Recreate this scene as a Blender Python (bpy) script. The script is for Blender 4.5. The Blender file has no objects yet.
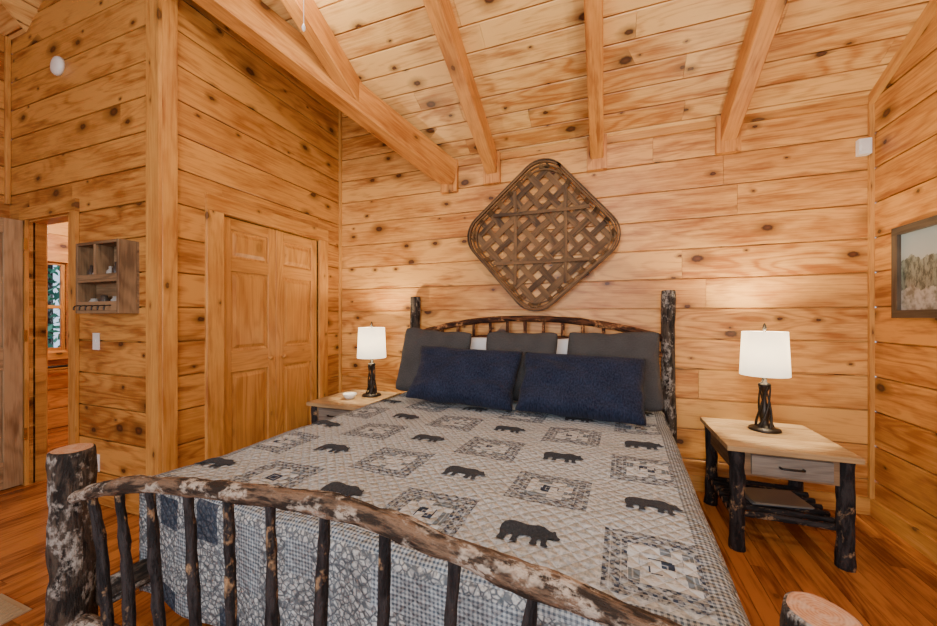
import bpy, bmesh, math, random
from mathutils import Vector, Matrix, noise
random.seed(7)
S=bpy.context.scene
COL=S.collection
X=Vector((1,0,0));Y=Vector((0,1,0));Z=Vector((0,0,1))

# ------------------------------------------------------------------ node helper
class NT:
    def __init__(s,name):
        s.mat=bpy.data.materials.new(name); s.mat.use_nodes=True
        s.t=s.mat.node_tree; s.t.nodes.clear()
        s.out=s.t.nodes.new('ShaderNodeOutputMaterial')
        s.b=s.t.nodes.new('ShaderNodeBsdfPrincipled')
        s.t.links.new(s.b.outputs[0],s.out.inputs[0])
    def link(s,v,sock):
        if isinstance(v,bpy.types.NodeSocket): s.t.links.new(v,sock)
        elif v is not None:
            if isinstance(v,(tuple,list)) and len(v)==3 and sock.type=='RGBA': v=(*v,1)
            sock.default_value=v
    def m(s,op,a,b=None,c=None,clamp=False):
        n=s.t.nodes.new('ShaderNodeMath'); n.operation=op; n.use_clamp=clamp
        for i,v in enumerate((a,b,c)):
            if v is not None: s.link(v,n.inputs[i])
        return n.outputs[0]
    def uv(s):
        return s.t.nodes.new('ShaderNodeTexCoord').outputs['UV']
    def obj(s):
        return s.t.nodes.new('ShaderNodeTexCoord').outputs['Object']
    def sep(s,v):
        n=s.t.nodes.new('ShaderNodeSeparateXYZ'); s.link(v,n.inputs[0]); return n.outputs
    def comb(s,x,y,z=0.0):
        n=s.t.nodes.new('ShaderNodeCombineXYZ')
        for i,v in enumerate((x,y,z)): s.link(v,n.inputs[i])
        return n.outputs[0]
    def noise(s,vec,scale=1,detail=2,rough=.5):
        n=s.t.nodes.new('ShaderNodeTexNoise'); s.link(vec,n.inputs['Vector'])
        n.inputs['Scale'].default_value=scale; n.inputs['Detail'].default_value=detail; n.inputs['Roughness'].default_value=rough
        return n.outputs['Fac'] if 'Fac' in n.outputs else n.outputs[0]
    def vor(s,vec,scale=1,feature='F1',dims='3D',rand=1.0,dist='EUCLIDEAN'):
        n=s.t.nodes.new('ShaderNodeTexVoronoi'); n.voronoi_dimensions=dims; n.feature=feature
        if feature=='F1': n.distance=dist
        s.link(vec,n.inputs['Vector']); n.inputs['Scale'].default_value=scale; n.inputs['Randomness'].default_value=rand
        return n.outputs
    def white(s,vec):
        n=s.t.nodes.new('ShaderNodeTexWhiteNoise'); n.noise_dimensions='3D'; s.link(vec,n.inputs['Vector']); return n.outputs['Value']
    def mr(s,v,a,b,c=0.0,d=1.0):
        n=s.t.nodes.new('ShaderNodeMapRange'); n.clamp=True
        for i,q in enumerate((v,a,b,c,d)): s.link(q,n.inputs[i])
        return n.outputs[0]
    def mix(s,f,a,b,mode='MIX'):
        n=s.t.nodes.new('ShaderNodeMix'); n.data_type='RGBA'; n.blend_type=mode
        s.link(f,n.inputs[0]); s.link(a,n.inputs[6]); s.link(b,n.inputs[7]); return n.outputs[2]
    def rnd(s):
        return s.t.nodes.new('ShaderNodeNewGeometry').outputs['Random Per Island']
    def bump(s,h,strength=.3,dist=.01):
        n=s.t.nodes.new('ShaderNodeBump'); n.inputs['Strength'].default_value=strength; n.inputs['Distance'].default_value=dist
        s.link(h,n.inputs['Height']); s.t.links.new(n.outputs[0],s.b.inputs['Normal'])
    def fin(s,color=None,rough=None,metal=None,spec=None):
        if color is not None: s.link(color,s.b.inputs['Base Color'])
        if rough is not None: s.link(rough,s.b.inputs['Roughness'])
        if metal is not None: s.link(metal,s.b.inputs['Metallic'])
        if spec is not None: s.b.inputs['Specular IOR Level'].default_value=spec
        return s.mat

def plain(name,c,r=.5,metal=0,var=.08):
    n=NT(name); f=n.noise(n.obj(),14,3)
    c2=tuple(max(0,x*(1-var*2)) for x in c)
    return n.fin(n.mix(f,c,c2),r,metal)

def pine(name,light,dark,knots=1.0,var=.5,ring=.42,rough=.42,kd=.50,kcol=(.040,.012,.004),stain=.8,mott=1.0):
    n=NT(name); u,v,_=n.sep(n.uv()); r=n.rnd()
    rz=n.m('MULTIPLY',r,50)
    r2=n.m('FRACT',n.m('MULTIPLY',r,7.31))
    fig=n.noise(n.comb(n.m('MULTIPLY',u,.8),n.m('MULTIPLY',v,4.5),rz),1,2,.45)
    big=n.noise(n.comb(n.m('MULTIPLY',u,2.0),n.m('MULTIPLY',v,6),n.m('ADD',rz,9)),1,4,.62)
    v2=n.m('ADD',v,n.m('MULTIPLY',fig,.08))
    gr=n.noise(n.comb(n.m('MULTIPLY',u,3.2),n.m('MULTIPLY',v2,90),rz),1,4,.68)
    rg=n.m('MULTIPLY_ADD',n.m('SINE',n.m('MULTIPLY',fig,80)),.5,.5)
    rg=n.m('POWER',rg,2.2)
    f=n.m('MULTIPLY',rg,n.m('MULTIPLY',n.m('MULTIPLY_ADD',r2,.9,.35),ring))
    f=n.m('ADD',f,n.m('MULTIPLY',n.m('SUBTRACT',gr,.38),1.6))
    f=n.m('ADD',f,n.m('MULTIPLY',n.m('SUBTRACT',r,.5),var))
    f=n.m('ADD',f,n.m('MULTIPLY',n.m('SUBTRACT',big,.5),2.3*mott),clamp=True)
    col=n.mix(f,light,dark)
    st=n.noise(n.comb(n.m('MULTIPLY',u,1.6),n.m('MULTIPLY',v,12),n.m('ADD',rz,21)),1,4,.65)
    col=n.mix(n.mr(st,.55,.70,0,stain),col,tuple(x*q for x,q in zip(dark,(.70,.55,.5))))
    h=gr
    if knots>0:
        vo=n.vor(n.comb(n.m('ADD',n.m('MULTIPLY',u,3.3),n.m('MULTIPLY',rz,3.7)),n.m('ADD',n.m('MULTIPLY',v,5.2),rz),0.0),1,'F1','2D',1.0)
        cs=n.t.nodes.new('ShaderNodeSeparateColor'); n.link(vo['Color'],cs.inputs[0])
        d=vo['Distance']
        dn=n.m('ADD',d,n.m('MULTIPLY',n.m('SUBTRACT',n.noise(n.comb(u,v,rz),55,3),.5),.07))
        rad=n.m('MULTIPLY_ADD',n.m('POWER',cs.outputs[1],2.5),.115,.028)
        ex=n.m('GREATER_THAN',cs.outputs[0],kd)
        q=n.m('DIVIDE',dn,rad)
        core=n.m('MULTIPLY',n.mr(q,.75,1.15,1,0),ex)
        halo=n.m('MULTIPLY',n.mr(q,1.0,3.4,.75,0),ex)
        col=n.mix(n.m('MULTIPLY',halo,knots),col,tuple(x*.45 for x in dark))
        kc=n.mix(n.mr(q,.0,.8,0,1),tuple(x*3.0 for x in kcol),kcol)
        col=n.mix(n.m('MULTIPLY',core,min(1,knots*.95)),col,kc)
    n.bump(h,.18,.004)
    return n.fin(col,rough,spec=.4)

def bark(name,dark,mid,light,lt=.55,scale=1.0,rough=.75):
    n=NT(name); u,v,_=n.sep(n.uv()); r=n.m('MULTIPLY',n.rnd(),40)
    p=n.comb(n.m('MULTIPLY',u,9*scale),n.m('MULTIPLY',v,38*scale),r)
    a=n.noise(p,1,5,.65)
    b=n.noise(n.comb(n.m('MULTIPLY',u,9*scale),n.m('MULTIPLY',v,12*scale),n.m('ADD',r,7)),1,4,.65)
    c=n.noise(n.comb(n.m('MULTIPLY',u,40*scale),n.m('MULTIPLY',v,60*scale),n.m('ADD',r,3)),1,4,.7)
    col=n.mix(n.mr(a,.43,.57),dark,mid)
    col=n.mix(n.m('MULTIPLY',n.mr(b,lt,lt+.08),n.mr(c,.42,.54)),col,light)
    n.bump(n.m('ADD',a,n.m('MULTIPLY',c,.4)),1.0,.018)
    return n.fin(col,rough,spec=.3)

M={}
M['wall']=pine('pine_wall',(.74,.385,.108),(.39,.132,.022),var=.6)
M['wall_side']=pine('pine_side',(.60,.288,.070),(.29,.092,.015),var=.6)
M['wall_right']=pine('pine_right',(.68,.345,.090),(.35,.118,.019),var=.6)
M['ceil']=pine('pine_ceiling',(.80,.485,.165),(.44,.170,.036),var=.85)
M['beam']=pine('pine_beam',(.66,.300,.072),(.36,.115,.019),knots=.8,var=.3,kd=.75)
M['trim']=pine('pine_trim',(.62,.315,.080),(.40,.150,.028),knots=.8,var=.3,kd=.6)
M['door']=pine('pine_door',(.60,.295,.075),(.38,.150,.030),knots=.3,var=.25,kd=.85,ring=.45,stain=.3,mott=.5)
M['slab']=pine('door_slab_wood',(.42,.28,.15),(.22,.135,.065),knots=.5,var=.3,kd=.8)
M['floor']=pine('floor_wood',(.44,.165,.038),(.17,.046,.009),knots=.5,var=1.0,kd=.8,rough=.24)
M['table']=pine('table_top_wood',(.46,.315,.160),(.24,.145,.065),knots=.4,var=.3,kd=.85)
M['drawer']=pine('weathered_drawer',(.24,.215,.18),(.10,.088,.075),knots=.4,var=.3,kd=.8,rough=.65)
M['rustic']=pine('rustic_grey_wood',(.28,.175,.09),(.12,.07,.034),knots=.4,var=.5,kd=.8,rough=.7)
M['frame']=pine('dark_frame_wood',(.10,.075,.05),(.035,.025,.018),knots=0,var=.5,rough=.6)
M['basket']=pine('basket_splint',(.20,.110,.044),(.055,.029,.012),knots=0,var=.9,rough=.7)
M['bark']=bark('bark_dark',(.010,.008,.007),(.070,.052,.039),(.32,.30,.27),.50)
M['bark2']=bark('bark_rail',(.022,.015,.011),(.17,.11,.07),(.40,.35,.29),.50)
M['bark3']=bark('bark_spindle',(.007,.007,.009),(.034,.030,.032),(.34,.22,.12),.56)
M['bark4']=bark('bark_head',(.018,.007,.004),(.11,.040,.016),(.48,.23,.09),.53)
n=NT('log_end_grain'); u,v,_=n.sep(n.uv())
rd=n.m('SQRT',n.m('ADD',n.m('MULTIPLY',u,u),n.m('MULTIPLY',v,v)))
rn=n.m('ADD',rd,n.m('MULTIPLY',n.noise(n.uv(),25,2),.012))
ringf=n.m('MULTIPLY_ADD',n.m('SINE',n.m('MULTIPLY',rn,900)),.5,.5)
cc=n.mix(n.m('MULTIPLY',ringf,.5),(.50,.27,.15),(.25,.10,.05))
cc=n.mix(n.mr(n.noise(n.uv(),40,4,.7),.45,.6,0,.55),cc,(.52,.41,.32))
M['end']=n.fin(cc,.8,spec=.2)
M['iron']=plain('dark_bronze',(.035,.028,.022),.4,.6)
M['white']=plain('white_plastic',(.8,.8,.78),.4,var=.02)
M['black']=plain('black_metal',(.02,.02,.02),.35,.5)
M['sheet']=plain('white_cotton',(.68,.72,.76),.9,var=.04)
M['brass']=plain('brass',(.5,.35,.12),.3,.9)

def fabric(name,c1,c2,sc=160):
    n=NT(name); u,v,_=n.sep(n.uv())
    w=n.noise(n.comb(n.m('MULTIPLY',u,sc),n.m('MULTIPLY',v,sc*.6),0.0),1,2,.6)
    k=n.noise(n.uv(),6,3)
    f=n.m('ADD',n.m('MULTIPLY',w,.7),n.m('MULTIPLY',k,.3))
    n.bump(w,.6,.008)
    n.b.inputs['Sheen Weight'].default_value=.05
    return n.fin(n.mix(n.mr(f,.35,.65),c1,c2),.9,spec=.1)
M['navy']=fabric('navy_knit',(.007,.011,.027),(.028,.039,.078),110)
M['grey']=fabric('grey_cotton',(.036,.038,.041),(.086,.089,.093),200)

# ------------------------------------------------------------------ mesh builder
class MB:
    def __init__(s): s.v=[];s.f=[];s.uv=[];s.mi=[];s.sm=[]
    def face(s,idx,uvs,mi=0,sm=False):
        s.f.append(idx);s.uv.append(uvs);s.mi.append(mi);s.sm.append(sm)
    def board(s,O,L,W,N,l,w,t,ch=.003,mi=0):
        O=Vector(O);L=Vector(L);W=Vector(W);N=Vector(N)
        ch=min(ch,w*.3,t*.4)
        pr=[(0,-t),(w,-t),(w,-ch),(w-ch,0),(ch,0),(0,-ch)]
        ru=random.random()*60; rv=random.random()*60
        vv=[rv-t,rv+w+t,rv+w+ch,rv+w-ch,rv+ch,rv-ch]
        b=len(s.v)
        for ss in (0,l):
            for a,c in pr: s.v.append(O+L*ss+W*a+N*c)
        for i in range(6):
            j=(i+1)%6
            s.face([b+i,b+j,b+6+j,b+6+i],[(ru,vv[i]),(ru,vv[j]),(ru+l,vv[j]),(ru+l,vv[i])],mi)
        s.face([b+i for i in range(6)][::-1],[(ru+pr[i][1],rv+pr[i][0]) for i in range(6)][::-1],mi)
        s.face([b+6+i for i in range(6)],[(ru+l+pr[i][1],rv+pr[i][0]) for i in range(6)],mi)
    def box(s,lo,hi,mi=0,axis=None,ch=.003):
        lo=Vector(lo);hi=Vector(hi);d=hi-lo
        if axis is None: axis=max(range(3),key=lambda i:d[i])
        o=[i for i in range(3) if i!=axis]
        if d[o[0]]<d[o[1]]: w,t=o[1],o[0]
        else: w,t=o[0],o[1]
        E=[X,Y,Z]
        O=lo+E[t]*d[t]
        s.board(O,E[axis],E[w],E[t],d[axis],d[w],d[t],ch,mi)
    def tube(s,pts,rad,seg=14,amp=0.0,mi=0,cap=None,freq=9,sub=4,rim=0):
        pts=[Vector(p) for p in pts]
        if not isinstance(rad,(list,tuple)): rad=[rad]*len(pts)
        P=[];R=[]
        n=len(pts)
        for i in range(n-1):
            p0=pts[max(i-1,0)];p1=pts[i];p2=pts[i+1];p3=pts[min(i+2,n-1)]
            for k in range(sub):
                t=k/sub
                P.append(.5*((2*p1)+(p2-p0)*t+(2*p0-5*p1+4*p2-p3)*t*t+(3*p1-p0-3*p2+p3)*t**3)); R.append(rad[i]*(1-t)+rad[i+1]*t)
        P.append(pts[-1]);R.append(rad[-1])
        T=[(P[min(i+1,len(P)-1)]-P[max(i-1,0)]).normalized() for i in range(len(P))]
        a=Vector((1,0,0)) if abs(T[0].x)<.8 else Vector((0,0,1))
        U=(a-T[0]*a.dot(T[0])).normalized()
        off=Vector((random.random()*50,)*3); ru=random.random()*30
        b=len(s.v);L=0;Ls=[]
        for i,p in enumerate(P):
            U=(U-T[i]*U.dot(T[i])).normalized();V=T[i].cross(U)
            if i: L+=(P[i]-P[i-1]).length
            Ls.append(L)
            for k in range(seg):
                an=2*math.pi*k/seg
                d=U*math.cos(an)+V*math.sin(an)
                q=p+d*R[i]
                rr=R[i]*(1+amp*noise.noise(q*freq+off)*2+amp*.5*noise.noise(q*freq*4+off)*2) if amp else R[i]
                s.v.append(p+d*rr)
        for i in range(len(P)-1):
            for k in range(seg):
                k2=(k+1)%seg; c=2*math.pi*R[i]/seg
                s.face([b+i*seg+k,b+i*seg+k2,b+(i+1)*seg+k2,b+(i+1)*seg+k],
                       [(ru+Ls[i],c*k),(ru+Ls[i],c*(k+1)),(ru+Ls[i+1],c*(k+1)),(ru+Ls[i+1],c*k)],mi,True)
        cm=mi if cap is None else cap
        for base,rv,pc,tt,R_ in ((b,True,P[0],-T[0],R[0]),(b+(len(P)-1)*seg,False,P[-1],T[-1],R[-1])):
            rb=len(s.v)
            for k in range(seg):
                q=s.v[base+k]; s.v.append(pc+(q-pc)*.90+tt*R_*.07)
            ci=len(s.v); s.v.append(pc+tt*R_*.075)
            for k in range(seg):
                k2=(k+1)%seg
                a1=2*math.pi*k/seg;a2=2*math.pi*(k+1)/seg
                f=[base+k,base+k2,rb+k2,rb+k]; uv=[(ru+L,a1*R_),(ru+L,a2*R_),(ru+L+.008,a2*R_),(ru+L+.008,a1*R_)]
                if rv: f=f[::-1];uv=uv[::-1]
                s.face(f,uv,mi)
                f=[rb+k,rb+k2,ci]
                uv=[(R_*math.cos(a1),R_*math.sin(a1)),(R_*math.cos(a2),R_*math.sin(a2)),(0,0)]
                if rv: f=f[::-1];uv=uv[::-1]
                s.face(f,uv,cm)
    def lathe(s,prof,c=(0,0,0),seg=28,mi=0,close=False):
        c=Vector(c);b=len(s.v)
        for r,z in prof:
            for k in range(seg):
                a=2*math.pi*k/seg
                s.v.append(c+Vector((r*math.cos(a),r*math.sin(a),z)))
        m=len(prof); rng=m if close else m-1
        for i in range(rng):
            i2=(i+1)%m
            for k in range(seg):
                k2=(k+1)%seg
                s.face([b+i*seg+k,b+i*seg+k2,b+i2*seg+k2,b+i2*seg+k],[(k/seg,i/m),((k+1)/seg,i/m),((k+1)/seg,(i+1)/m),(k/seg,(i+1)/m)],mi,True)
        if not close:
            s.face([b+k for k in range(seg)][::-1],[(0,0)]*seg,mi)
            s.face([b+(m-1)*seg+k for k in range(seg)],[(0,0)]*seg,mi)
    def ribbon(s,pts,side,w,t,mi=0):
        ru=random.random()*40;b=len(s.v);L=0
        n=len(pts);Ls=[0]
        for i in range(1,n): Ls.append(Ls[-1]+(pts[i]-pts[i-1]).length)
        for i,p in enumerate(pts):
            T=(pts[min(i+1,n-1)]-pts[max(i-1,0)]).normalized()
            sd=side(i) if callable(side) else side
            sd=(sd-T*sd.dot(T)).normalized(); nn=T.cross(sd)
            for a,c in ((-.5,-.5),(.5,-.5),(.5,.5),(-.5,.5)):
                s.v.append(p+sd*a*w+nn*c*t)
        for i in range(n-1):
            for k in range(4):
                k2=(k+1)%4;vv=[0,w,w+t,2*w+t,2*w+2*t]
                s.face([b+i*4+k,b+i*4+k2,b+i*4+4+k2,b+i*4+4+k],[(ru+Ls[i],vv[k]),(ru+Ls[i],vv[k+1]),(ru+Ls[i+1],vv[k+1]),(ru+Ls[i+1],vv[k])],mi)
        s.face([b+3,b+2,b+1,b],[(0,0)]*4,mi); e=b+(n-1)*4
        s.face([e,e+1,e+2,e+3],[(0,0)]*4,mi)
    def mesh(s,name,mats,recalc=True,cuts=()):
        me=bpy.data.meshes.new(name)
        me.from_pydata([tuple(v) for v in s.v],[],s.f)
        for m in mats: me.materials.append(m)
        uvl=me.uv_layers.new(name='UVMap')
        flat=[]
        for u in s.uv:
            for a in u: flat.extend(a)
        uvl.data.foreach_set('uv',flat)
        me.polygons.foreach_set('material_index',s.mi)
        me.polygons.foreach_set('use_smooth',s.sm)
        if recalc or cuts:
            bm=bmesh.new();bm.from_mesh(me)
            if recalc: bmesh.ops.recalc_face_normals(bm,faces=bm.faces)
            for co,no in cuts:
                g=bm.verts[:]+bm.edges[:]+bm.faces[:]
                bmesh.ops.bisect_plane(bm,geom=g,plane_co=co,plane_no=no,clear_outer=True)
            bm.to_mesh(me);bm.free()
        me.update()
        return me
    def make(s,name,mats,parent=None,recalc=True,cuts=()):
        me=s.mesh(name,mats,recalc,cuts)
        ob=bpy.data.objects.new(name,me);COL.objects.link(ob)
        if parent: ob.parent=parent
        return ob

def empty(name,loc=(0,0,0),rz=0):
    e=bpy.data.objects.new(name,None);COL.objects.link(e);e.location=loc;e.rotation_euler=(0,0,rz);e.empty_display_size=.1
    return e

# ------------------------------------------------------------------ dimensions
BY=3.175; XL=-2.605; XR=1.635; DY=1.5; XLL=-4.45; RY=-2.8; CZ=2.72; SL=.46
VX=-1.36; KV=1.65; SD=SL*KV
RX=VX-BY/KV
RZ=CZ+SL*BY
def cmain(y): return RZ-SL*abs(y)
def cgab(x): return RZ-SD*abs(x-RX)
def ceil(x,y): return max(cmain(y),cgab(x)) if y>=0 else cmain(y)
ang=math.atan(SL)

def wall(name,O,L,N,length,holes=(),mat='wall',row=.25,zfn=None,joints=(1.4,3.8)):
    mb=MB(); O=Vector(O);L=Vector(L);N=Vector(N)
    if zfn is None:
        zfn=lambda s_:ceil((O+L*s_).x,(O+L*s_).y)+.02
    for layer in (0,1):
        z=-(.12 if layer else 0)
        while z<4.3:
            z0=max(z,0);z1=z+row; z+=row
            if z1-z0<.02: continue
            ss=[i*.05 for i in range(int(length/.05)+1)]+[length]
            ok=[q for q in ss if zfn(q)>z0+.01]
            if not ok: continue
            iv=[(min(ok),max(ok))]
            extra=[]
            for (a,b,h0,h1) in holes:
                if h0<z1 and h1>z0:
                    nv=[]
                    for p,q in iv:
                        if b<=p or a>=q: nv.append((p,q))
                        else:
                            if a>p: nv.append((p,a))
                            if b<q: nv.append((b,q))
                    iv=nv
                    if z1>h1: extra.append((a,b,h1,z1))
                    if z0<h0: extra.append((a,b,z0,h0))
            g=.0044 if layer==0 else 0
            n0=O if layer==0 else O-N*.020
            t=.03 if layer==0 else .07
            for p,q in iv:
                c=p
                while c<q-.001:
                    ln=random.uniform(*joints) if layer==0 else 99
                    e=min(q,c+ln)
                    if q-e<.4: e=q
                    mb.board(n0+L*c+Z*(z0+g),L,Z,N,(e-c)-(.002 if e<q else 0),(z1-z0)-2*g,t)
                    c=e
            for a,b,c0,c1 in extra:
                mb.board(n0+L*a+Z*(c0+(g if c0==z0 else 0)),L,Z,N,b-a,(c1-c0)-g,t)
    return mb.make(name,[M[mat]])

hd=2.03
wall('wall_back',(XL,BY,0),X,-Y,XR-XL,row=.225)
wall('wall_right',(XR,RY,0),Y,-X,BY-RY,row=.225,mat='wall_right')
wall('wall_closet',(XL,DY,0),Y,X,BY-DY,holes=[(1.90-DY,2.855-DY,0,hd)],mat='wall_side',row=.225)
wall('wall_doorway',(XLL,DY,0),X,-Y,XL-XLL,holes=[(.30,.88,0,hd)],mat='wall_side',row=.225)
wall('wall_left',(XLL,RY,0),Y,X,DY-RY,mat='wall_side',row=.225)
wall('wall_rear',(XLL,RY,0),X,Y,XR-XLL,row=.225)
AX=-6.0
f25=lambda s_:2.5
wall('wall_bath_left',(AX,DY+.1,0),Y,X,BY-DY-.1,zfn=f25,holes=[(.38,.87,.9,1.93)],row=.225)
wall('wall_bath_back',(AX,BY,0),X,-Y,2.65,zfn=f25,row=.225)
wall('wall_bath_right',(-3.35,DY+.1,0),Y,-X,BY-DY-.1,zfn=f25,row=.225)
wall('wall_bath_front',(AX,DY+.1,0),X,Y,XLL-AX,zfn=f25,row=.225)

mb=MB(); x=-6.1
while x<XR+.1:
    w=.083
    y=RY-.1+random.uniform(-1.2,0)
    while y<BY+.1:
        l=random.uniform(.8,2.4); y0=max(y,RY-.1);y1=min(y+l,BY+.1)
        if y1-y0>.02: mb.board((x+.0012,y0,0),Y,X,Z,y1-y0-.0015,w-.0024,.03,ch=.0015)
        y+=l
    x+=w
mb.box((-6.1,RY-.1,-.08),(XR+.1,BY+.1,-.02))
mb.make('floor',[M['floor']])

W1=Vector((0,-math.cos(ang),math.sin(ang)));N1=Vector((0,-math.sin(ang),-math.cos(ang)))
W2=Vector((0,math.cos(ang),math.sin(ang)));N2=Vector((0,math.sin(ang),-math.cos(ang)))
def slope(O,L,W,N,length,tot,bw=.165):
    mb=MB();c=0
    while c<tot:
        w=min(bw,tot-c+.01);xx=0
        while xx<length-.01:
            l=min(random.uniform(1.2,3.6),length-xx)
            mb.board(O+W*(c+.0046)+L*xx,L,W,N,l-.002,w-.0092,.03); xx+=l
        c+=w
    mb.board(O-N*.020,L,W,N,length,tot,.06)
    return mb
x0=XLL-.1
fO=Vector((x0,BY+.1,cmain(BY+.1)));fT=(BY+.1)/math.cos(ang)
v1=(Vector((VX,BY,0)),Vector((-KV,1,0)).normalized())
VX2=2*RX-VX
v2=(Vector((VX2,BY,0)),Vector((KV,1,0)).normalized())
neg=lambda c:(c[0],-c[1])
ov=.004
def sh(c,s_): return (c[0]+c[1]*s_,c[1])
parts=[]
parts.append(slope(fO,X,W1,N1,XR+.1-x0,fT).mesh('c1',[M['ceil']],cuts=[sh(v1,ov)]))
parts.append(slope(fO,X,W1,N1,RX-x0,fT).mesh('c2',[M['ceil']],cuts=[sh(v2,ov)]))
parts.append(slope(Vector((x0,RY-.1,cmain(RY-.1))),X,W2,N2,XR+.1-x0,(-RY+.1)/math.cos(ang)).mesh('c3',[M['ceil']]))
ag=math.atan(SD)
WA=Vector((-math.cos(ag),0,math.sin(ag)));NA=Vector((-math.sin(ag),0,-math.cos(ag)))
WB=Vector((math.cos(ag),0,math.sin(ag)));NB=Vector((math.sin(ag),0,-math.cos(ag)))
tl=(VX+.15-RX)/math.cos(ag)
parts.append(slope(Vector((VX+.15,-.02,cgab(VX+.15))),Y,WA,NA,BY+.12,tl).mesh('c4',[M['ceil']],cuts=[sh(neg(v1),ov)]))
tl2=(RX-x0)/math.cos(ag)
parts.append(slope(Vector((x0,-.02,cgab(x0))),Y,WB,NB,BY+.12,tl2).mesh('c5',[M['ceil']],cuts=[sh(neg(v2),ov)]))
bm=bmesh.new()
for p in parts: bm.from_mesh(p)
me=bpy.data.meshes.new('ceiling');bm.to_mesh(me);bm.free();me.materials.append(M['ceil'])
COL.objects.link(bpy.data.objects.new('ceiling',me))
for p in parts: bpy.data.meshes.remove(p)
mb=MB()
for i in range(12): mb.box((AX-.05,DY+.08+i*.14,2.5),(-3.3,DY+.215+i*.14,2.54))
mb.make('ceiling_bath',[M['ceil']])

def rafter(name,x,w=.10,d=.17):
    mb=MB()
    ys=BY if x>VX else BY-KV*(VX-x)
    if ys>.1:
        O=Vector((x-w/2,ys,cmain(ys)))+N1*d
        O=O+W1*((O.y-ys)/math.cos(ang))
        mb.board(O,W1,X,N1,ys/math.cos(ang)+.02,w,d,ch=.006)
    O2=Vector((x-w/2,RY,cmain(RY)))+N2*d; O2=O2+W2*((RY-O2.y)/math.cos(ang))
    mb.board(O2,W2,X,N2,-RY/math.cos(ang)-.02,w,d,ch=.006)
    return mb.make(name,[M['beam']])
for x in (.832,-.06,-.94,-1.80,-2.68): rafter('ceiling_beam',x)
DV=Vector((-1,-KV,SD)).normalized();WV=Vector((KV,-1,0)).normalized();NV=DV.cross(WV)
if NV.z>0: NV=-NV
for nm,off,wd,dp in (('valley_beam',0.02,.15,.21),('valley_beam',-.12,.10,.14)):
    mb=MB();tot=BY/KV/abs(DV.x)
    O=Vector((VX,BY,CZ))+WV*(off-wd/2)+NV*dp
    t=(O.y-BY)/abs(DV.y)
    O=O+DV*t
    mb.board(O,DV,WV,NV,tot,wd,dp,ch=.008)
    mb.make(nm,[M['beam']],cuts=[(Vector((0,BY-.001,0)),Y)])
mb=MB(); mb.box((XLL,-.07,3.86),(XR,.07,4.12),ch=.01); mb.make('ridge_beam',[M['beam']])
mb=MB()
for x in (.832,-.06,-.94): mb.box((x-.075,BY-.045,2.47),(x+.075,BY,2.74),ch=.004)
mb.box((VX-.07,BY-.045,2.44),(VX+.09,BY,2.74),ch=.004)
mb.make('beam_support_blocks',[M['beam']])

def boxobj(name,lo,hi,mat='trim',ch=.004,cuts=()):
    m=MB();m.box(lo,hi,ch=ch);return m.make(name,[M[mat]],cuts=cuts)
boxobj('baseboard_right',(XR-.02,RY,0),(XR,BY,.11))
boxobj('baseboard_back',(XL,BY-.02,0),(XR-.02,BY,.11))
boxobj('trim_1',(XR-.025,BY-.025,.11),(XR,BY,CZ))
boxobj('trim_2',(XL,BY-.025,.11),(XL+.025,BY,3.68))
mb=MB(); O=Vector((XR-.03,BY,CZ))+N1*.06; mb.board(O,W1,X,N1,BY/math.cos(ang),.03,.06); mb.make('trim_3',[M['trim']])
boxobj('trim_4',(VX,BY-.02,CZ-.045),(XR-.03,BY,CZ+.01))
mb=MB(); mb.box((XL-.10,DY-.022,0),(XL+.022,DY,3.7)); mb.box((XL,DY,0),(XL+.022,DY+.09,3.7)); mb.make('trim_corner',[M['trim']])
boxobj('trim_5',(XLL,DY-.03,hd+.15),(XLL+.03,DY,3.5))
mb=MB()
mb.box((XL,1.775,0),(XL+.022,1.90,hd+.005)); mb.box((XL,2.855,0),(XL+.022,2.97,hd+.005)); mb.box((XL,1.775,hd+.005),(XL+.024,2.97,hd+.12))
mb.box((XL-.1,1.885,0),(XL,1.90,hd+.0)); mb.box((XL-.1,2.855,0),(XL,2.87,hd)); mb.box((XL-.1,1.885,hd),(XL,2.87,hd+.015))
mb.make('trim_closet',[M['trim']])
mb=MB(); a=XLL+.30;b=XLL+.88
mb.box((a-.09,DY-.022,0),(a,DY,hd)); mb.box((b,DY-.022,0),(b+.09,DY,hd)); mb.box((a-.09,DY-.024,hd),(b+.09,DY,hd+.09))
mb.box((a-.012,DY,0),(a,DY+.1,hd)); mb.box((b,DY,0),(b+.012,DY+.1,hd)); mb.box((a,DY,hd-.012),(b,DY+.1,hd))
mb.make('trim_doorway',[M['trim']])

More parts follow.
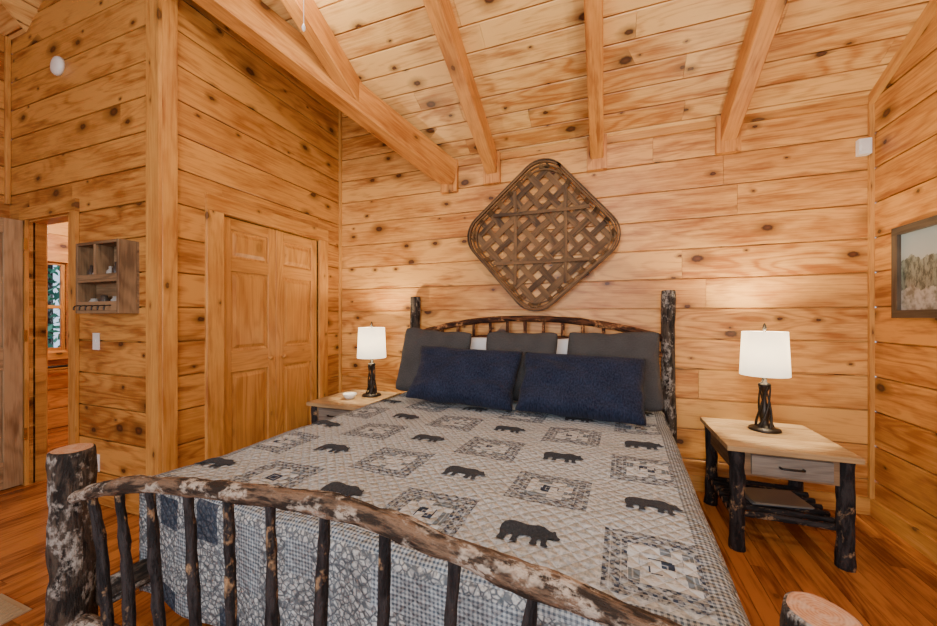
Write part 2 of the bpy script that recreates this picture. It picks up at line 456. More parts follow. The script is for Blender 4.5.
def leaf(mb,O,L,N,w,h,panels,t=.035,st=.055,mi=0):
    O=Vector(O)
    mb.board(O,Z,L,N,h,st,t,mi=mi); mb.board(O+L*(w-st),Z,L,N,h,st,t,mi=mi)
    zs=[0]+[q for p in panels for q in p]+[h]
    for i in range(0,len(zs),2):
        mb.board(O+L*st+Z*zs[i],L,Z,N,w-2*st,zs[i+1]-zs[i],t,mi=mi)
    for z0,z1 in panels:
        pw=w-2*st;ph=z1-z0
        mb.board(O+L*st+Z*z0-N*.016,Z,L,N,ph,pw,.010,mi=mi)
        b=len(mb.v);i1=.018;i2=.045
        P=lambda a,c,n:O+L*(st+a)+Z*(z0+c)+N*n
        pts=[(i1,i1,-.0165),(pw-i1,i1,-.0165),(pw-i1,ph-i1,-.0165),(i1,ph-i1,-.0165),(i2,i2,-.004),(pw-i2,i2,-.004),(pw-i2,ph-i2,-.004),(i2,ph-i2,-.004)]
        ru=random.random()*30
        for q in pts: mb.v.append(P(*q))
        U=lambda k:(ru+pts[k][1],pts[k][0])
        for f in ((0,1,5,4),(1,2,6,5),(2,3,7,6),(3,0,4,7),(4,5,6,7),(3,2,1,0)):
            mb.face([b+k for k in f],[U(k) for k in f],mi)
mb=MB(); lw=(2.855-1.90)/2-.003
pn=[(.2,.86),(1.02,1.62),(1.72,1.93)]
leaf(mb,(XL-.012,1.902,.012),Y,X,lw,hd-.016,pn,st=.075)
leaf(mb,(XL-.012,1.902+lw+.003,.012),Y,X,lw,hd-.016,pn,st=.075)
for yy in (2.30,2.44):
    mb.lathe([(.001,-.03),(.008,-.03),(.008,-.01),(.016,0),(.018,.01),(.001,.018)],(0,0,0),16)
    n=6*16
    for k in range(len(mb.v)-n,len(mb.v)):
        q=mb.v[k]; mb.v[k]=Vector((XL+.015+q.z,yy+q.x,.95+q.y))
mb.make('door_1',[M['door']])
mb=MB()
leaf(mb,(a-.02,DY-.025-.57,.012),Y,X,.57,hd-.02,[(.2,.88),(1.05,1.9)],st=.1,t=.035)
for zz in (.35,1.1,1.8): mb.box((a-.025,DY-.03,zz),(a+.004,DY-.012,zz+.09),mi=1)
mb.make('door_2',[M['slab'],M['brass']])

mb=MB(); y0=DY+.1+.38;y1=DY+.1+.87
for lo,hi in (((AX,y0-.08,.9-.02),(AX+.03,y0,1.95)),((AX,y1,.88),(AX+.03,y1+.08,1.95)),((AX,y0-.08,1.93),(AX+.035,y1+.08,2.03)),((AX,y0-.1,.8),(AX+.06,y1+.1,.88)),
  ((AX-.06,y0,.9),(AX-.03,y0+.035,1.93)),((AX-.06,y1-.035,.9),(AX-.03,y1,1.93)),((AX-.06,y0+.035,1.39),(AX-.03,y1-.035,1.43)),((AX-.06,y0+.035,.9),(AX-.03,y1-.035,.935)),((AX-.06,y0+.035,1.9),(AX-.03,y1-.035,1.93))):
    mb.box(lo,hi)
mb.make('window_1',[M['trim']])
mb=MB(); mb.tube([(AX+.07,2.05,.72),(AX+.07,2.75,.72)],.014,mi=0,sub=1); 
for yy in(2.08,2.72): mb.tube([(AX,yy,.72),(AX+.075,yy,.72)],.01,sub=1)
mb.make('towel_rail',[M['black']])

n=NT('leaf'); lf=n.fin(n.mix(n.rnd(),(.03,.16,.12),(.16,.46,.28)),.6)
mb=MB()
for i in range(3600):
    p=Vector((random.uniform(-9.5,-8),random.uniform(.5,5.5),random.uniform(0,4.5)))
    d1=Vector([random.uniform(-1,1) for _ in range(3)]).normalized();d2=d1.orthogonal().normalized();sz=random.uniform(.05,.13)
    b_=len(mb.v); mb.v+= [p-d1*sz,p+d2*sz*.4,p+d1*sz,p-d2*sz*.4]; mb.face([b_,b_+1,b_+2,b_+3],[(0,0)]*4)
for k in range(4): mb.tube([(-8.8,1+k*1.2,0),(-8.8+random.uniform(-.2,.2),1+k*1.2,4.5)],.07,8,.1,mi=1)
mb.make('outdoor_foliage',[lf,M['bark']],recalc=False)
mb=MB(); mb.board((-16,-6,-.1),X,Y,Z,9.8,14,.05); mb.make('ground_outside',[plain('grass',(.05,.12,.03),.9)])

# ------------------------------------------------------------------ BED
BO=Vector((-.737,.757,0)); BR=-math.radians(2.64)
bed=empty('bed',BO,BR)
HW=1.065; BLN=2.325
def part(name,f,mats,par,rz=0):
    m=MB();f(m);o=m.make(name,mats,par);o.rotation_euler=(0,0,rz);return o
FR=-BR
for i,sx in enumerate((-1,1)):
    R_=.062 if sx<0 else .054
    zt_=.805 if sx<0 else .80
    part('foot_post_%d'%(i+1),lambda m:m.tube([(sx*HW,0,0),(sx*HW+.004,0,.27),(sx*HW-.004,.003,.55),(sx*HW,0,zt_)],[R_*1.06,R_*.98,R_,R_*.98],32,.07,0,1,12,9),[M['bark'],M['end']],bed,FR)
    part('head_post_%d'%(i+1),lambda m:m.tube([(sx*HW,BLN,0),(sx*HW+.004,BLN,.5),(sx*HW-.004,BLN,1),(sx*HW,BLN,1.478)],[.05,.048,.047,.046],18,.07,0,1,10,7),[M['bark'],M['end']],bed)
    part('side_rail_%d'%(i+1),lambda m:m.tube([(sx*.99,0,.27),(sx*.99,BLN,.27)],.045,12,.05,0,None,8,12),[M['bark']],bed)
def arch(x,e,mid): 
    t=x/HW; return e+(mid-e)*(1-abs(t)**2.2)
fx=[-1.06,-.9,-.7,-.45,-.2,0,.2,.45,.7,.9,1.06]
FE,FM=.630,.803
part('foot_rail_top',lambda m:m.tube([(x,-.01+.006*math.sin(x*9),arch(x,FE,FM)+.006*math.sin(x*7+1)) for x in fx],[.022,.025,.027,.028,.028,.028,.028,.028,.027,.026,.025],20,.13,0,1,9,9),[M['bark2'],M['end']],bed,FR)
part('foot_rail_bottom',lambda m:m.tube([(-HW,0,.2),(0,.005,.2),(HW,0,.2)],.03,14,.08,0,1,9,12),[M['bark2'],M['end']],bed,FR)
def sp(m):
    xs=[-.943,-.79,-.625,-.447,-.278,-.117,.07,.246,.427,.603,.775,.935]
    for x in xs:
        lean=-x*.09+random.uniform(-.014,.014)
        zt=arch(x,FE,FM)
        m.tube([(x,0,zt-.01),(x+lean*.5+random.uniform(-.008,.008),.0,.5),(x+lean,0,.2)],[.013,.016,.017],10,.16,0,1,18,8)
part('foot_spindles',sp,[M['bark3'],M['end']],bed,FR)
part('head_rail_top',lambda m:m.tube([(x,BLN,arch(x,1.12,1.275)) for x in fx],.027,16,.08,0,1,9,6),[M['bark4'],M['end']],bed)
part('head_rail_mid',lambda m:m.tube([(x,BLN,arch(x,1.0,1.12)) for x in fx],.022,14,.08,0,1,9,6),[M['bark4'],M['end']],bed)
part('head_rail_bottom',lambda m:m.tube([(-HW,BLN,.5),(HW,BLN,.5)],.028,14,.08,0,1,9,12),[M['bark4'],M['end']],bed)
def hs(m):
    for i in range(13):
        x=-.93+i*.155
        m.tube([(x,BLN,arch(x,1.12,1.275)),(x,BLN+.004,.8),(x,BLN,.5)],.014,10,.1,0,None,18,6)
part('head_spindles',hs,[M['bark4']],bed)
def softbox(m,lo,hi,r=.05):
    lo=Vector(lo);hi=Vector(hi)
    bm=bmesh.new();bmesh.ops.create_cube(bm,size=1)
    for v in bm.verts: v.co=Vector([lo[i]+(v.co[i]+.5)*(hi[i]-lo[i]) for i in range(3)])
    bmesh.ops.bevel(bm,geom=bm.edges[:],offset=r,segments=4,affect='EDGES')
    b=len(m.v)
    for v in bm.verts: m.v.append(v.co.copy())
    for f in bm.faces: m.face([b+v.index for v in f.verts],[(v.co.x,v.co.y) for v in f.verts],0,True)
    bm.free()
part('box_spring',lambda m:softbox(m,(-.95,.16,.22),(.95,2.24,.42),.03),[M['sheet']],bed)
part('mattress',lambda m:softbox(m,(-.985,.17,.42),(.985,2.25,.612),.06),[M['sheet']],bed)

# quilt -------------------------------------------------------------
n=NT('quilt_cotton'); u,v,_=n.sep(n.uv())
cx=n.m('DIVIDE',n.m('ADD',u,.9),.352); cy=n.m('DIVIDE',n.m('SUBTRACT',v,.36),.333)
ix=n.m('ROUND',cx);iy=n.m('ROUND',cy)
px=n.m('SUBTRACT',cx,ix);py=n.m('SUBTRACT',cy,iy)
par=n.m('FRACT',n.m('MULTIPLY',n.m('ADD',n.m('ADD',ix,iy),40),.5))
odd=n.m('GREATER_THAN',par,.25)
mm=n.m('MAXIMUM',n.m('ABSOLUTE',px),n.m('ABSOLUTE',py))
fine=n.noise(n.comb(u,v,0.0),75,2,.6)
chk=n.t.nodes.new('ShaderNodeTexChecker'); n.link(n.comb(u,v,.001),chk.inputs['Vector']); chk.inputs['Scale'].default_value=95
sw=n.noise(n.comb(u,v,3.0),55,2,.6)
bx=n.m('FLOOR',n.m('MULTIPLY',px,13));by=n.m('FLOOR',n.m('MULTIPLY',py,13))
blk=n.white(n.comb(n.m('ADD',bx,n.m('MULTIPLY',ix,17)),n.m('ADD',by,n.m('MULTIPLY',iy,31)),1.0))
cream=(.51,.57,.61);grey=(.150,.200,.25);dk=(.034,.052,.090);soft=(.27,.325,.37)
base=n.mix(n.mr(fine,.40,.60,0,.75),cream,soft)
ring1=n.mix(n.mr(sw,.42,.56),(.32,.38,.43),dk)
ring1=n.mix(n.m('MULTIPLY',chk.outputs['Fac'],.30),ring1,cream)
ring2=n.mix(n.m('GREATER_THAN',blk,.6),cream,grey)
def band(lo,hi): return n.m('MULTIPLY',n.m('GREATER_THAN',mm,lo),n.m('LESS_THAN',mm,hi))
pat=base
pat=n.mix(band(-.1,.09),pat,n.mix(n.m('GREATER_THAN',blk,.5),dk,cream))
pat=n.mix(band(.15,.235),pat,ring2)
pat=n.mix(band(.235,.41),pat,ring1)
lines=n.m('LESS_THAN',n.m('ABSOLUTE',n.m('SUBTRACT',n.m('FRACT',n.m('MULTIPLY',mm,12.5)),.5)),.07)
pat=n.mix(n.m('MULTIPLY',lines,.5),pat,cream)
top=n.mix(odd,base,pat)
ex=n.m('MAXIMUM',n.m('SUBTRACT',n.m('ABSOLUTE',u),.955),n.m('SUBTRACT',.20,v))
g1=n.m('GREATER_THAN',n.m('FRACT',n.m('MULTIPLY',u,80)),.5)
g2=n.m('GREATER_THAN',n.m('FRACT',n.m('MULTIPLY',v,80)),.5)
gg=n.m('MULTIPLY',n.m('ADD',g1,g2),.5)
check=n.mix(gg,(.42,.47,.50),(.080,.105,.135))
vo=n.vor(n.comb(u,v,0.0),52,'DISTANCE_TO_EDGE','3D')
flor=n.mix(n.mr(vo['Distance'],.04,.18),(.13,.15,.17),(.50,.53,.53))
f2=n.noise(n.comb(u,v,1.0),60,3)
flor=n.mix(n.mr(f2,.50,.58,0,.7),flor,(.12,.14,.155))
bb=n.white(n.comb(n.m('FLOOR',n.m('MULTIPLY',u,9)),n.m('FLOOR',n.m('MULTIPLY',v,9)),5.0))
flor=n.mix(n.m('MULTIPLY',n.m('GREATER_THAN',bb,.90),.85),flor,(.022,.034,.06))
flor=n.mix(n.m('MULTIPLY',n.m('LESS_THAN',bb,.22),.8),flor,check)
top=n.mix(n.m('GREATER_THAN',ex,0.0),top,check)
top=n.mix(n.m('GREATER_THAN',ex,.06),top,flor)
q1=n.m('ABSOLUTE',n.m('SINE',n.m('MULTIPLY',n.m('ADD',u,v),62)));q2=n.m('ABSOLUTE',n.m('SINE',n.m('MULTIPLY',n.m('SUBTRACT',u,v),62)))
n.bump(n.m('ADD',n.m('MULTIPLY',n.m('MINIMUM',q1,q2),.7),n.m('MULTIPLY',n.noise(n.comb(u,v,0.0),30,3),1.6)),.9,.012)
quiltmat=n.fin(top,.95,spec=.1)
bearmat=fabric('bear_applique',(.016,.023,.036),(.046,.058,.074),150)

qhw=1.03; qf=.135; qh=2.2; TOPZ=.632; DR=.43; rr=.05
def prof(d):
    if d<=0: return d,0
    a=d/rr
    if a<math.pi/2: return rr*math.sin(a),rr*(1-math.cos(a))
    return rr, rr+(d-rr*math.pi/2)
def hgt(x,y):
    return .012*noise.noise(Vector((x*3,y*3,1)))+.005*noise.noise(Vector((x*10,y*10,4)))
mb=MB(); step=.02
na=int(2*(qhw-rr+DR+rr)/step); As=[-(qhw-rr+DR+rr)+i*2*(qhw-rr+DR+rr)/na for i in range(na+1)]
b0=qf+rr-(DR+rr); nb=int((qh-b0)/step); Bs=[b0+i*(qh-b0)/nb for i in range(nb+1)]
for b_ in Bs:
    for a_ in As:
        dx=abs(a_)-(qhw-rr); ox,zx=prof(dx); sx=1 if a_>0 else -1
        xx=sx*((qhw-rr)+ox) if dx>0 else a_
        dy=(qf+rr)-b_; oy,zy=prof(dy)
        yy=(qf+rr)-oy if dy>0 else b_
        dn=max(zx,zy)
        w=min(1,max(0,(dn-.05)/.3))
        if dn>0:
            if zx>=zy: xx+=sx*.010*w*math.sin(yy*16+1)
            else: yy-=.012*w*math.sin(xx*15)
        mb.v.append(Vector((xx,yy,TOPZ-dn+hgt(xx,yy)*(1-w))))
nx=len(As)
for j in range(len(Bs)-1):
    for i in range(nx-1):
        mb.face([j*nx+i,j*nx+i+1,(j+1)*nx+i+1,(j+1)*nx+i],[(As[i],Bs[j]),(As[i+1],Bs[j]),(As[i+1],Bs[j+1]),(As[i],Bs[j+1])],0,True)
bear=[(.03,.47),(.0,.36),(.01,.24),(.04,.13),(.02,.02),(.03,0),(.15,0),(.17,.03),(.14,.08),(.16,.15),(.22,.20),(.26,.16),(.25,.05),(.24,0),(.35,0),(.37,.03),(.34,.09),(.37,.18),(.44,.21),(.54,.20),(.58,.13),(.56,.02),(.57,0),(.67,0),(.69,.03),(.66,.09),(.69,.17),(.73,.15),(.74,.04),(.75,0),(.84,0),(.86,.03),(.82,.09),(.82,.22),(.87,.25),(.94,.22),(1.0,.25),(1.01,.30),(.96,.34),(.93,.40),(.915,.47),(.885,.49),(.865,.45),(.80,.47),(.72,.54),(.63,.555),(.52,.52),(.42,.51),(.30,.54),(.18,.555),(.09,.53)]
sc=.18
for j in range(6):
    for i in range(6):
        if (i+j)%2: continue
        bxx=-.9+.352*i;byy=.36+.333*j
        b=len(mb.v)
        for p in bear:
            qx=bxx+(p[0]-.5)*sc;qy=byy+(p[1]-.27)*sc
            mb.v.append(Vector((qx,qy,TOPZ+hgt(qx,qy)+.005)))
        mb.face([b+k for k in range(len(bear))],[(bxx+p[0]*sc,byy+p[1]*sc) for p in bear],1)
q=mb.make('quilt',[quiltmat,bearmat],recalc=False)
q.location=BO;q.rotation_euler=(0,0,BR)

# pillows --------------------------------------------------------------
def pillow(name,loc,w,h,t,tilt,rz,mat,roll=0,corner=.05,rnd_=.05,wrk=1.0):
    mb=MB();n_=32;seed=random.random()*50
    for side in (1,-1):
        for j in range(n_+1):
            for i in range(n_+1):
                a=-1+2*i/n_;b=-1+2*j/n_
                a=math.copysign(abs(a)**.8,a);b=math.copysign(abs(b)**.8,b)
                x=a*w/2*(1-corner*(1-b*b))*(1-rnd_*b**8);z=b*h/2*(1-corner*(1-a*a))*(1-rnd_*1.3*a**8)
                th=t/2*max(0,(1-a**4)*(1-b**4))**.55*(1+.22*-b)
                wr=1+wrk*(.28*noise.noise(Vector((a*1.6+seed,b*1.6,side)))+.14*noise.noise(Vector((a*4,b*4+seed,side))))
                sag=.014*wrk*noise.noise(Vector((a*2+seed,b*2,9)))
                mb.v.append(Vector((x+sag,side*-th*wr,z+h/2+sag)))
    N=n_+1
    for s_ in range(2):
        o=s_*N*N
        for j in range(n_):
            for i in range(n_):
                idx=[o+j*N+i,o+j*N+i+1,o+(j+1)*N+i+1,o+(j+1)*N+i]
                uv=[(mb.v[k].x,mb.v[k].z) for k in idx]
                if s_: idx=idx[::-1];uv=uv[::-1]
                mb.face(idx,uv,0,True)
    ob=mb.make(name,[M[mat]],recalc=False)
    bm=bmesh.new();bm.from_mesh(ob.data);bmesh.ops.remove_doubles(bm,verts=bm.verts,dist=.0006);bmesh.ops.recalc_face_normals(bm,faces=bm.faces);bm.to_mesh(ob.data);bm.free()
    ob.location=loc;ob.rotation_euler=(-tilt,roll,rz)
    return ob
zt=.645
pillow('navy_pillow',(-.99,2.42,zt+.02),.84,.46,.19,math.radians(33),BR+.03,'navy',roll=.03,corner=.07,rnd_=.03,wrk=1.3)
pillow('navy_pillow',(-.170,2.38,zt+.012),.81,.46,.19,math.radians(35),BR-.02,'navy',roll=.015,corner=.07,rnd_=.03,wrk=1.3)
pillow('grey_pillow',(-1.37,2.74,zt),.64,.56,.14,math.radians(15),BR+.05,'grey',roll=.06)
pillow('grey_pillow',(-.62,2.72,zt),.58,.55,.14,math.radians(15),BR,'grey')
pillow('grey_pillow',(.05,2.73,zt),.64,.56,.14,math.radians(15),BR-.03,'grey',roll=-.03)
pillow('white_pillow',(-.99,2.97,zt),.80,.48,.09,math.radians(3),BR,'sheet')
pillow('white_pillow',(-.18,2.97,zt),.80,.48,.09,math.radians(3),BR,'sheet')

# nightstands ---------------------------------------------------------
def nightstand(x0,x1,y0,y1,h):
    e=empty('nightstand',((x0+x1)/2,(y0+y1)/2,0)); w=(x1-x0)/2;d=(y1-y0)/2
    m=MB();k=5
    for i in range(k):
        yy=-d+i*2*d/k
        m.board((-w,yy+.001,h),X,Y,Z,2*w,2*d/k-.002,.028,ch=.003)
    m.make('top',[M['table']],e)
    lx=w-.055;ly=d-.05;m=MB()
    for sx in(-1,1):
        for sy in(-1,1):
            m.tube([(sx*lx,sy*ly,0),(sx*lx+.004,sy*ly,h*.5),(sx*lx,sy*ly,h-.030)],[.040,.036,.038],14,.09,0,1,14,7)
    m.make('legs',[M['bark3'],M['end']],e)
    m=MB()
    m.box((-lx+.03,-ly-.02,h-.16),(lx-.03,-ly+.0,h-.028))
    m.box((-lx-.01,-ly+.03,h-.16),(-lx+.01,ly-.03,h-.028)); m.box((lx-.01,-ly+.03,h-.16),(lx+.01,ly-.03,h-.028))
    m.box((-lx+.03,ly-.01,h-.16),(lx-.03,ly+.01,h-.028))
    m.make('apron',[M['rustic']],e)
    m=MB(); m.box((-lx+.06,-ly-.036,h-.145),(lx-.06,-ly-.02,h-.042)); 
    m.make('drawer_front',[M['drawer']],e)
    m=MB(); m.tube([(-.05,-ly-.037,h-.093),(-.045,-ly-.055,h-.093),(0,-ly-.06,h-.093),(.045,-ly-.055,h-.093),(.05,-ly-.037,h-.093)],.006,8,0,0); m.make('drawer_handle',[M['black']],e)
    m=MB()
    for i in range(7):
        yy=-ly+.03+i*(2*ly-.06)/6
        m.tube([(-lx-.02,yy,.185),(0,yy,.187),(lx+.02,yy,.185)],.016,10,.12,0,1,16,6)
    for sx in (-1,1): m.tube([(sx*lx,-ly-.02,.165),(sx*lx,ly+.02,.165)],.016,10,.1,0,1,16,6)
    m.make('lower_shelf',[M['bark3'],M['end']],e)
    return e
nightstand(.632,1.21,2.40,3.03,.58)
nightstand(-2.33,-1.80,2.42,3.03,.58)
m=MB()
m.box((-.15,-.11,0),(.15,.10,.008),ch=.001);m.box((-.14,-.12,.008),(.15,.09,.016),mi=1,ch=.001)
o=m.make('magazines',[plain('paper_grey',(.16,.17,.18),.5),plain('paper_tan',(.22,.19,.15),.5)]);o.location=(.93,2.70,.2055);o.rotation_euler=(0,0,.15)

# lamps ----------------------------------------------------------------
n=NT('lamp_shade_linen')
n.t.nodes.remove(n.b)
d=n.t.nodes.new('ShaderNodeBsdfDiffuse');d.inputs[0].default_value=(.80,.77,.70,1)
tr=n.t.nodes.new('ShaderNodeBsdfTranslucent');tr.inputs[0].default_value=(.82,.75,.60,1)
mx=n.t.nodes.new('ShaderNodeMixShader');mx.inputs[0].default_value=.50
em=n.t.nodes.new('ShaderNodeEmission');em.inputs[0].default_value=(1,.88,.68,1);em.inputs[1].default_value=1.3
ad=n.t.nodes.new('ShaderNodeAddShader')
n.t.links.new(d.outputs[0],mx.inputs[1]);n.t.links.new(tr.outputs[0],mx.inputs[2]);n.t.links.new(mx.outputs[0],ad.inputs[0]);n.t.links.new(em.outputs[0],ad.inputs[1]);n.t.links.new(ad.outputs[0],n.out.inputs[0])
shade=n.mat
def lamp(x,y,z,power=9):
    e=empty('table_lamp',(x,y,z))
    m=MB();m.lathe([(.082,0),(.085,.006),(.078,.016),(.045,.024),(.030,.036),(.022,.05),(.022,.075),(.028,.10),(.028,.125),(.020,.15),(.012,.175),(.010,.205),(.013,.235),(.026,.262),(.034,.280),(.030,.292),(.014,.30),(.010,.36),(.006,.38)])
    for k in range(5):
        pts=[]
        for i in range(9):
            t=i/8;a_=k*2*math.pi/5+t*2.4;r=.046-.062*t+.045*t*t+.004*math.sin(t*math.pi)
            pts.append((r*math.cos(a_),r*math.sin(a_),.02+t*.25))
        m.tube(pts,[.008,.008,.007,.006,.006,.006,.005,.005,.005],8,0,0,sub=3)
    m.make('base',[M['iron']],e)
    m=MB();m.lathe([(.128,.343),(.116,.615),(.114,.615),(.126,.343)],seg=40,close=True);m.make('shade',[shade],e)
    m=MB();m.tube([(0,0,.36),(.05,0,.42),(.055,0,.54),(0,0,.62)],.003,6,0,0);m.tube([(0,0,.36),(-.05,0,.42),(-.055,0,.54),(0,0,.62)],.003,6,0,0)
    m.lathe([(.003,.615),(.008,.625),(.012,.64),(.008,.655),(.002,.668)],seg=12)
    for k in range(3):
        an=k*2*math.pi/3; m.tube([(0,0,.61),(.115*math.cos(an),.115*math.sin(an),.61)],.0025,6,0,0,sub=1)
    m.make('harp',[M['iron']],e)
    m=MB();m.lathe([(.012,.38),(.014,.41),(.028,.44),(.03,.465),(.02,.49),(.004,.498)],seg=16)
    nn=NT('bulb_glass');nn.b.inputs['Emission Color'].default_value=(1,.8,.55,1);nn.b.inputs['Emission Strength'].default_value=6;m.make('bulb',[nn.fin((.9,.85,.75),.4)],e)
    l=bpy.data.lights.new('bulb_light','POINT');l.energy=power;l.color=(1,.82,.54);l.shadow_soft_size=.035
    o=bpy.data.objects.new('bulb_light',l);COL.objects.link(o);o.parent=e;o.location=(0,0,.53)
    return e
lamp(.935,2.81,.58,70)
lamp(-1.975,2.83,.58,48)
m=MB();m.lathe([(.03,0),(.045,.012),(.060,.045),(.056,.045),(.042,.014),(.001,.006)],seg=24);o=m.make('trinket_dish',[M['white']]);o.location=(-2.08,2.66,.58)

# tobacco basket --------------------------------------------------------
bk=empty('tobacco_basket',(-.515,BY-.004,1.965))
def PQ(p,q,nrm,th=math.radians(41)):
    return Vector((p*math.cos(th)-q*math.sin(th),-nrm,p*math.sin(th)+q*math.cos(th)))
h=.49;cr=.2
def sqloop(hh,r,nrm):
    pts=[]
    for k,(cx_,cy_) in enumerate(((1,1),(-1,1),(-1,-1),(1,-1))):
        for i in range(9):
            a_=math.pi/2*k+math.pi/2*i/8
            pts.append(PQ(cx_*(hh-r)+r*math.cos(a_),cy_*(hh-r)+r*math.sin(a_),nrm))
    pts.append(pts[0].copy());pts.append(pts[1].copy());return pts
m=MB()
nS=8;sp_=.112;offs=[(i-(nS-1)/2)*sp_ for i in range(nS)]
for dr in (0,1):
    for i,o_ in enumerate(offs):
        lim=h-.02 if abs(o_)<h-cr else h-cr+math.sqrt(max(0,cr**2-(abs(o_)-(h-cr))**2))-.02
        pts=[]
        ks=[-lim]+[q_ for q_ in offs if abs(q_)<lim-.03]+[lim]
        for j,s_ in enumerate(ks):
            nr=.024+(.006 if ((j+i+dr)%2) else -.006)
            if j in (0,len(ks)-1): nr=.085
            pts.append(PQ(s_,o_,nr) if dr==0 else PQ(o_,s_,nr))
            if j==0:
                s2=-lim+.03;pts.append(PQ(s2,o_,.034) if dr==0 else PQ(o_,s2,.034))
            if j==len(ks)-2:
                s2=lim-.03;pts.append(PQ(s2,o_,.034) if dr==0 else PQ(o_,s2,.034))
        sd=(PQ(0,1,0)-PQ(0,0,0)) if dr==0 else (PQ(1,0,0)-PQ(0,0,0))
        m.ribbon(pts,sd,.056 if i%2==0 else .046,.004)
m.make('splints',[M['basket']],bk)
m=MB()
for hh,nr,w in ((h,.085,.034),(h+.012,.088,.028),(h-.035,.045,.022),(h-.014,.06,.022)):
    m.ribbon(sqloop(hh,cr,nr),Vector((0,1,0)),w,.010)
m.make('rim',[M['basket']],bk)
m=MB()
for o_ in (-.21,.21):
    for dr in (0,1):
        L_=.40
        a_=(o_,-L_) if dr==0 else (-L_,o_);b_=(o_,L_) if dr==0 else (L_,o_)
        pts=[]
        for t in (0,.25,.5,.75,1):
            xx=a_[0]*(1-t)+b_[0]*t;zz=a_[1]*(1-t)+b_[1]*t
            pts.append(Vector((xx,-.038-(.02 if t in(0,1) else 0)-.006*dr,zz)))
        m.ribbon(pts,X if dr==0 else Z,.028,.005)
m.make('braces',[M['basket']],bk)

# framed picture on right wall -------------------------------------------
fr=empty('framed_picture',(XR,0,0))
m=MB();y0=2.25;y1=2.94;z0=1.28;z1=1.81;fw=.045
m.box((-.035,y0,z0),(-.001,y1,z0+fw));m.box((-.035,y0,z1-fw),(-.001,y1,z1));m.box((-.035,y0,z0+fw),(-.001,y0+fw,z1-fw));m.box((-.035,y1-fw,z0+fw),(-.001,y1,z1-fw))
m.make('frame',[M['frame']],fr)
n=NT('winter_print');ox,oy,oz=n.sep(n.obj())
hz=n.m('ADD',oz,n.m('MULTIPLY',n.noise(n.comb(0.0,oy,0.0),14,4),.16))
sky=n.mix(n.mr(oz,1.5,1.75),(.38,.42,.42),(.22,.29,.33))
tree=n.noise(n.comb(0.0,n.m('MULTIPLY',oy,40),n.m('MULTIPLY',oz,16)),1,4,.75)
c=n.mix(n.m('LESS_THAN',hz,1.70),sky,n.mix(n.mr(tree,.42,.56),(.03,.045,.035),(.20,.24,.21)))
c=n.mix(n.m('LESS_THAN',hz,1.53),c,n.mix(n.mr(n.noise(n.obj(),24,4),.4,.6),(.42,.45,.46),(.14,.15,.12)))
m=MB();m.box((-.016,y0+fw,z0+fw),(-.003,y1-fw,z1-fw),ch=.0002);m.make('print',[n.fin(c,.3)],fr)

# rustic wall shelf on doorway wall, with a few small things on it ------------
sh_=empty('wall_shelf_box',(-3.27,DY,1.31))
m=MB();W_=.46;H_=.46;D_=.11
m.box((0,-.012,0),(W_,0,H_));
m.box((0,-D_,0),(.018,-.012,H_));m.box((W_-.018,-D_,0),(W_,-.012,H_))
for zz in (0,.2,H_-.018): m.box((.018,-D_,zz),(W_-.018,-.012,zz+.018))
m.box((.018,-D_,.018),(W_-.018,-D_+.012,.075))
m.box((.018,-D_,.218),(W_-.018,-D_+.012,.25))
m.box((.20,-D_,.25),(.216,-.012,H_-.018))
m.make('case',[M['rustic']],sh_)
m=MB()
for i in range(6): m.tube([(.06+i*.065,-D_-.0,.05),(.06+i*.065,-D_-.03,.045),(.06+i*.065,-D_-.035,.02)],.004,6,0,0)
m.make('key_hooks',[M['black']],sh_)
m=MB()
for cx_,hh_,mi_ in ((.07,.10,0),(.13,.075,1),(.28,.085,1),(.34,.11,0),(.40,.07,0)):
    m.lathe([(.020,0),(.022,.01),(.022,hh_*.6),(.010,hh_*.8),(.010,hh_),(.001,hh_+.002)],(cx_,-.06,.218),14,mi_)
for cx_,hh_,mi_ in ((.09,.08,1),(.20,.10,0),(.33,.09,1)):
    m.lathe([(.026,0),(.028,.01),(.028,hh_*.75),(.018,hh_*.9),(.018,hh_),(.001,hh_+.002)],(cx_,-.055,.018),14,mi_)
m.make('small_jars',[plain('jar_dark',(.05,.04,.035),.35),plain('jar_grey',(.35,.35,.33),.4)],sh_)

def plate(name,x,z,w=.075,h_=.115):
    m=MB();m.box((x-w/2,DY-.007,z-h_/2),(x+w/2,DY,z+h_/2),ch=.003)
    m.box((x-.006,DY-.014,z-.012),(x+.006,DY-.007,z+.012));return m.make(name,[M['white']])
plate('light_switch',-3.27,1.12);plate('wall_outlet',-3.27,.29)
def disc(name,pos,nrm,prof_):
    m=MB();m.lathe(prof_,seg=28);o=m.make(name,[M['white']]);o.location=pos;o.rotation_euler=Vector(nrm).to_track_quat('Z','Y').to_euler();return o
disc('smoke_detector',(-3.73,DY,3.11),(0,-1,0),[(.068,0),(.068,.015),(.060,.028),(.035,.036),(.002,.037)])
m=MB();m.box((XR-.09,BY-.05,2.34),(XR-.026,BY-.005,2.44),ch=.008);m.box((XR-.08,BY-.058,2.36),(XR-.036,BY-.05,2.40),ch=.004);m.make('motion_sensor',[M['white']])
m=MB();m.box((-2.62,.72,0),(-2.36,.86,.006),ch=.002)
for i in range(9): m.box((-2.60+i*.026,.74,.006),(-2.585+i*.026,.84,.010))
m.make('floor_vent',[plain('vent_tan',(.40,.32,.2),.5)])

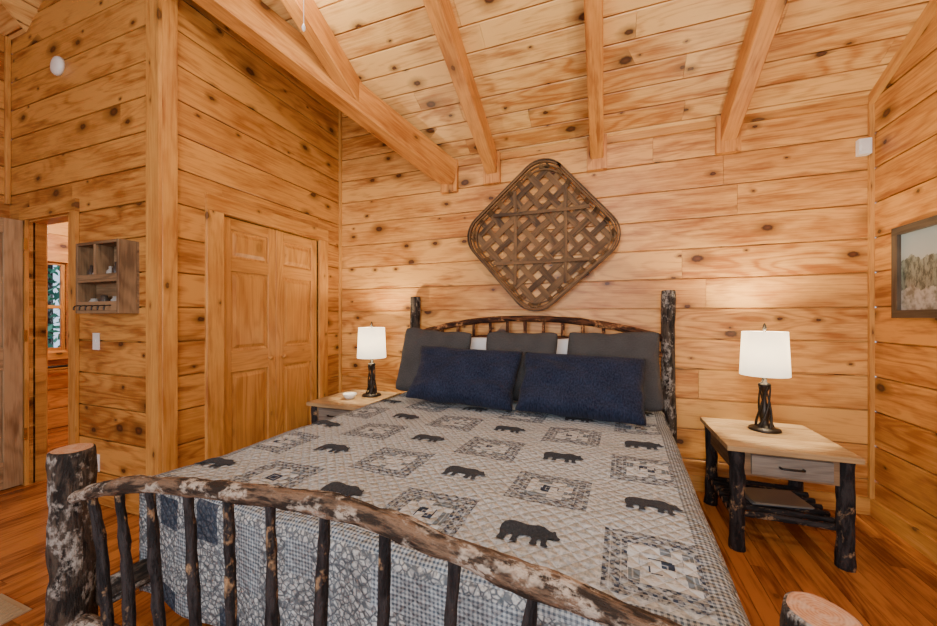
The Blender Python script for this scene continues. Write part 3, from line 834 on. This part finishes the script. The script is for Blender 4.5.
cl=empty('ceiling_light',(-1.58,1.57,3.30))
m=MB();m.lathe([(.10,.17),(.10,.08),(.14,.07),(.15,.05),(.148,.04)],seg=32);m.make('mount',[M['iron']],cl)
n=NT('frosted_glass');n.b.inputs['Emission Color'].default_value=(1,.88,.7,1);n.b.inputs['Emission Strength'].default_value=4
m=MB();m.lathe([(.145,.04),(.13,-.01),(.09,-.045),(.04,-.06),(.002,-.062)],seg=32);m.make('globe',[n.fin((.9,.88,.82),.4)],cl)
m=MB();m.tube([(0.05,0,.04),(.05,0,-.43)],.0022,6,0,0,sub=1);m.lathe([(.002,-.47),(.009,-.46),(.010,-.445),(.004,-.43),(.002,-.425)],(.05,0,0),seg=12);m.make('pull_chain',[M['white']],cl)

# ------------------------------------------------------------------ LIGHTS
def light(name,typ,loc,energy,color,size=1,size_y=None,target=None):
    l=bpy.data.lights.new(name,typ);l.energy=energy;l.color=color
    if typ=='AREA':
        l.size=size
        if size_y: l.shape='RECTANGLE';l.size_y=size_y
    else: l.shadow_soft_size=size
    o=bpy.data.objects.new(name,l);COL.objects.link(o);o.location=loc
    if target is not None: o.rotation_euler=(Vector(target)-Vector(loc)).to_track_quat('-Z','Y').to_euler()
    return o
light('rear_fill','AREA',(-.6,-2.6,1.7),150,(.84,.92,1),3.2,1.8,(-.6,3,1.0))  # added soft fill near the rear wall, which has no window
light('ceiling_light_bulb','POINT',(-1.58,1.57,3.12),12,(1,.90,.74),.12)
light('ridge_fill','POINT',(.2,.4,3.0),92,(1,.96,.88),.08)  # added point fill below the ridge, no fixture hangs here
light('ceiling_fill','AREA',(-.6,-1.0,1.9),28,(1,.96,.9),2.0,2.0,(-.6,1.2,4))  # added area fill aimed up at the ceiling, not a real fixture
light('bath_fill','POINT',(-4.9,2.4,2.2),65,(1,.92,.8),.15)  # added to brighten the room past the doorway, no fixture built

w=bpy.data.worlds.new('World');S.world=w;w.use_nodes=True
w.node_tree.nodes['Background'].inputs[0].default_value=(.65,.8,1,1);w.node_tree.nodes['Background'].inputs[1].default_value=1.5

cam=bpy.data.cameras.new('camera');co=bpy.data.objects.new('camera',cam);COL.objects.link(co)
co.location=(0,0,1.28);co.rotation_euler=(math.radians(90),0,math.radians(20.25))
cam.sensor_width=36;cam.lens=36*370/937;cam.shift_y=5/937;cam.clip_start=.02
S.camera=co
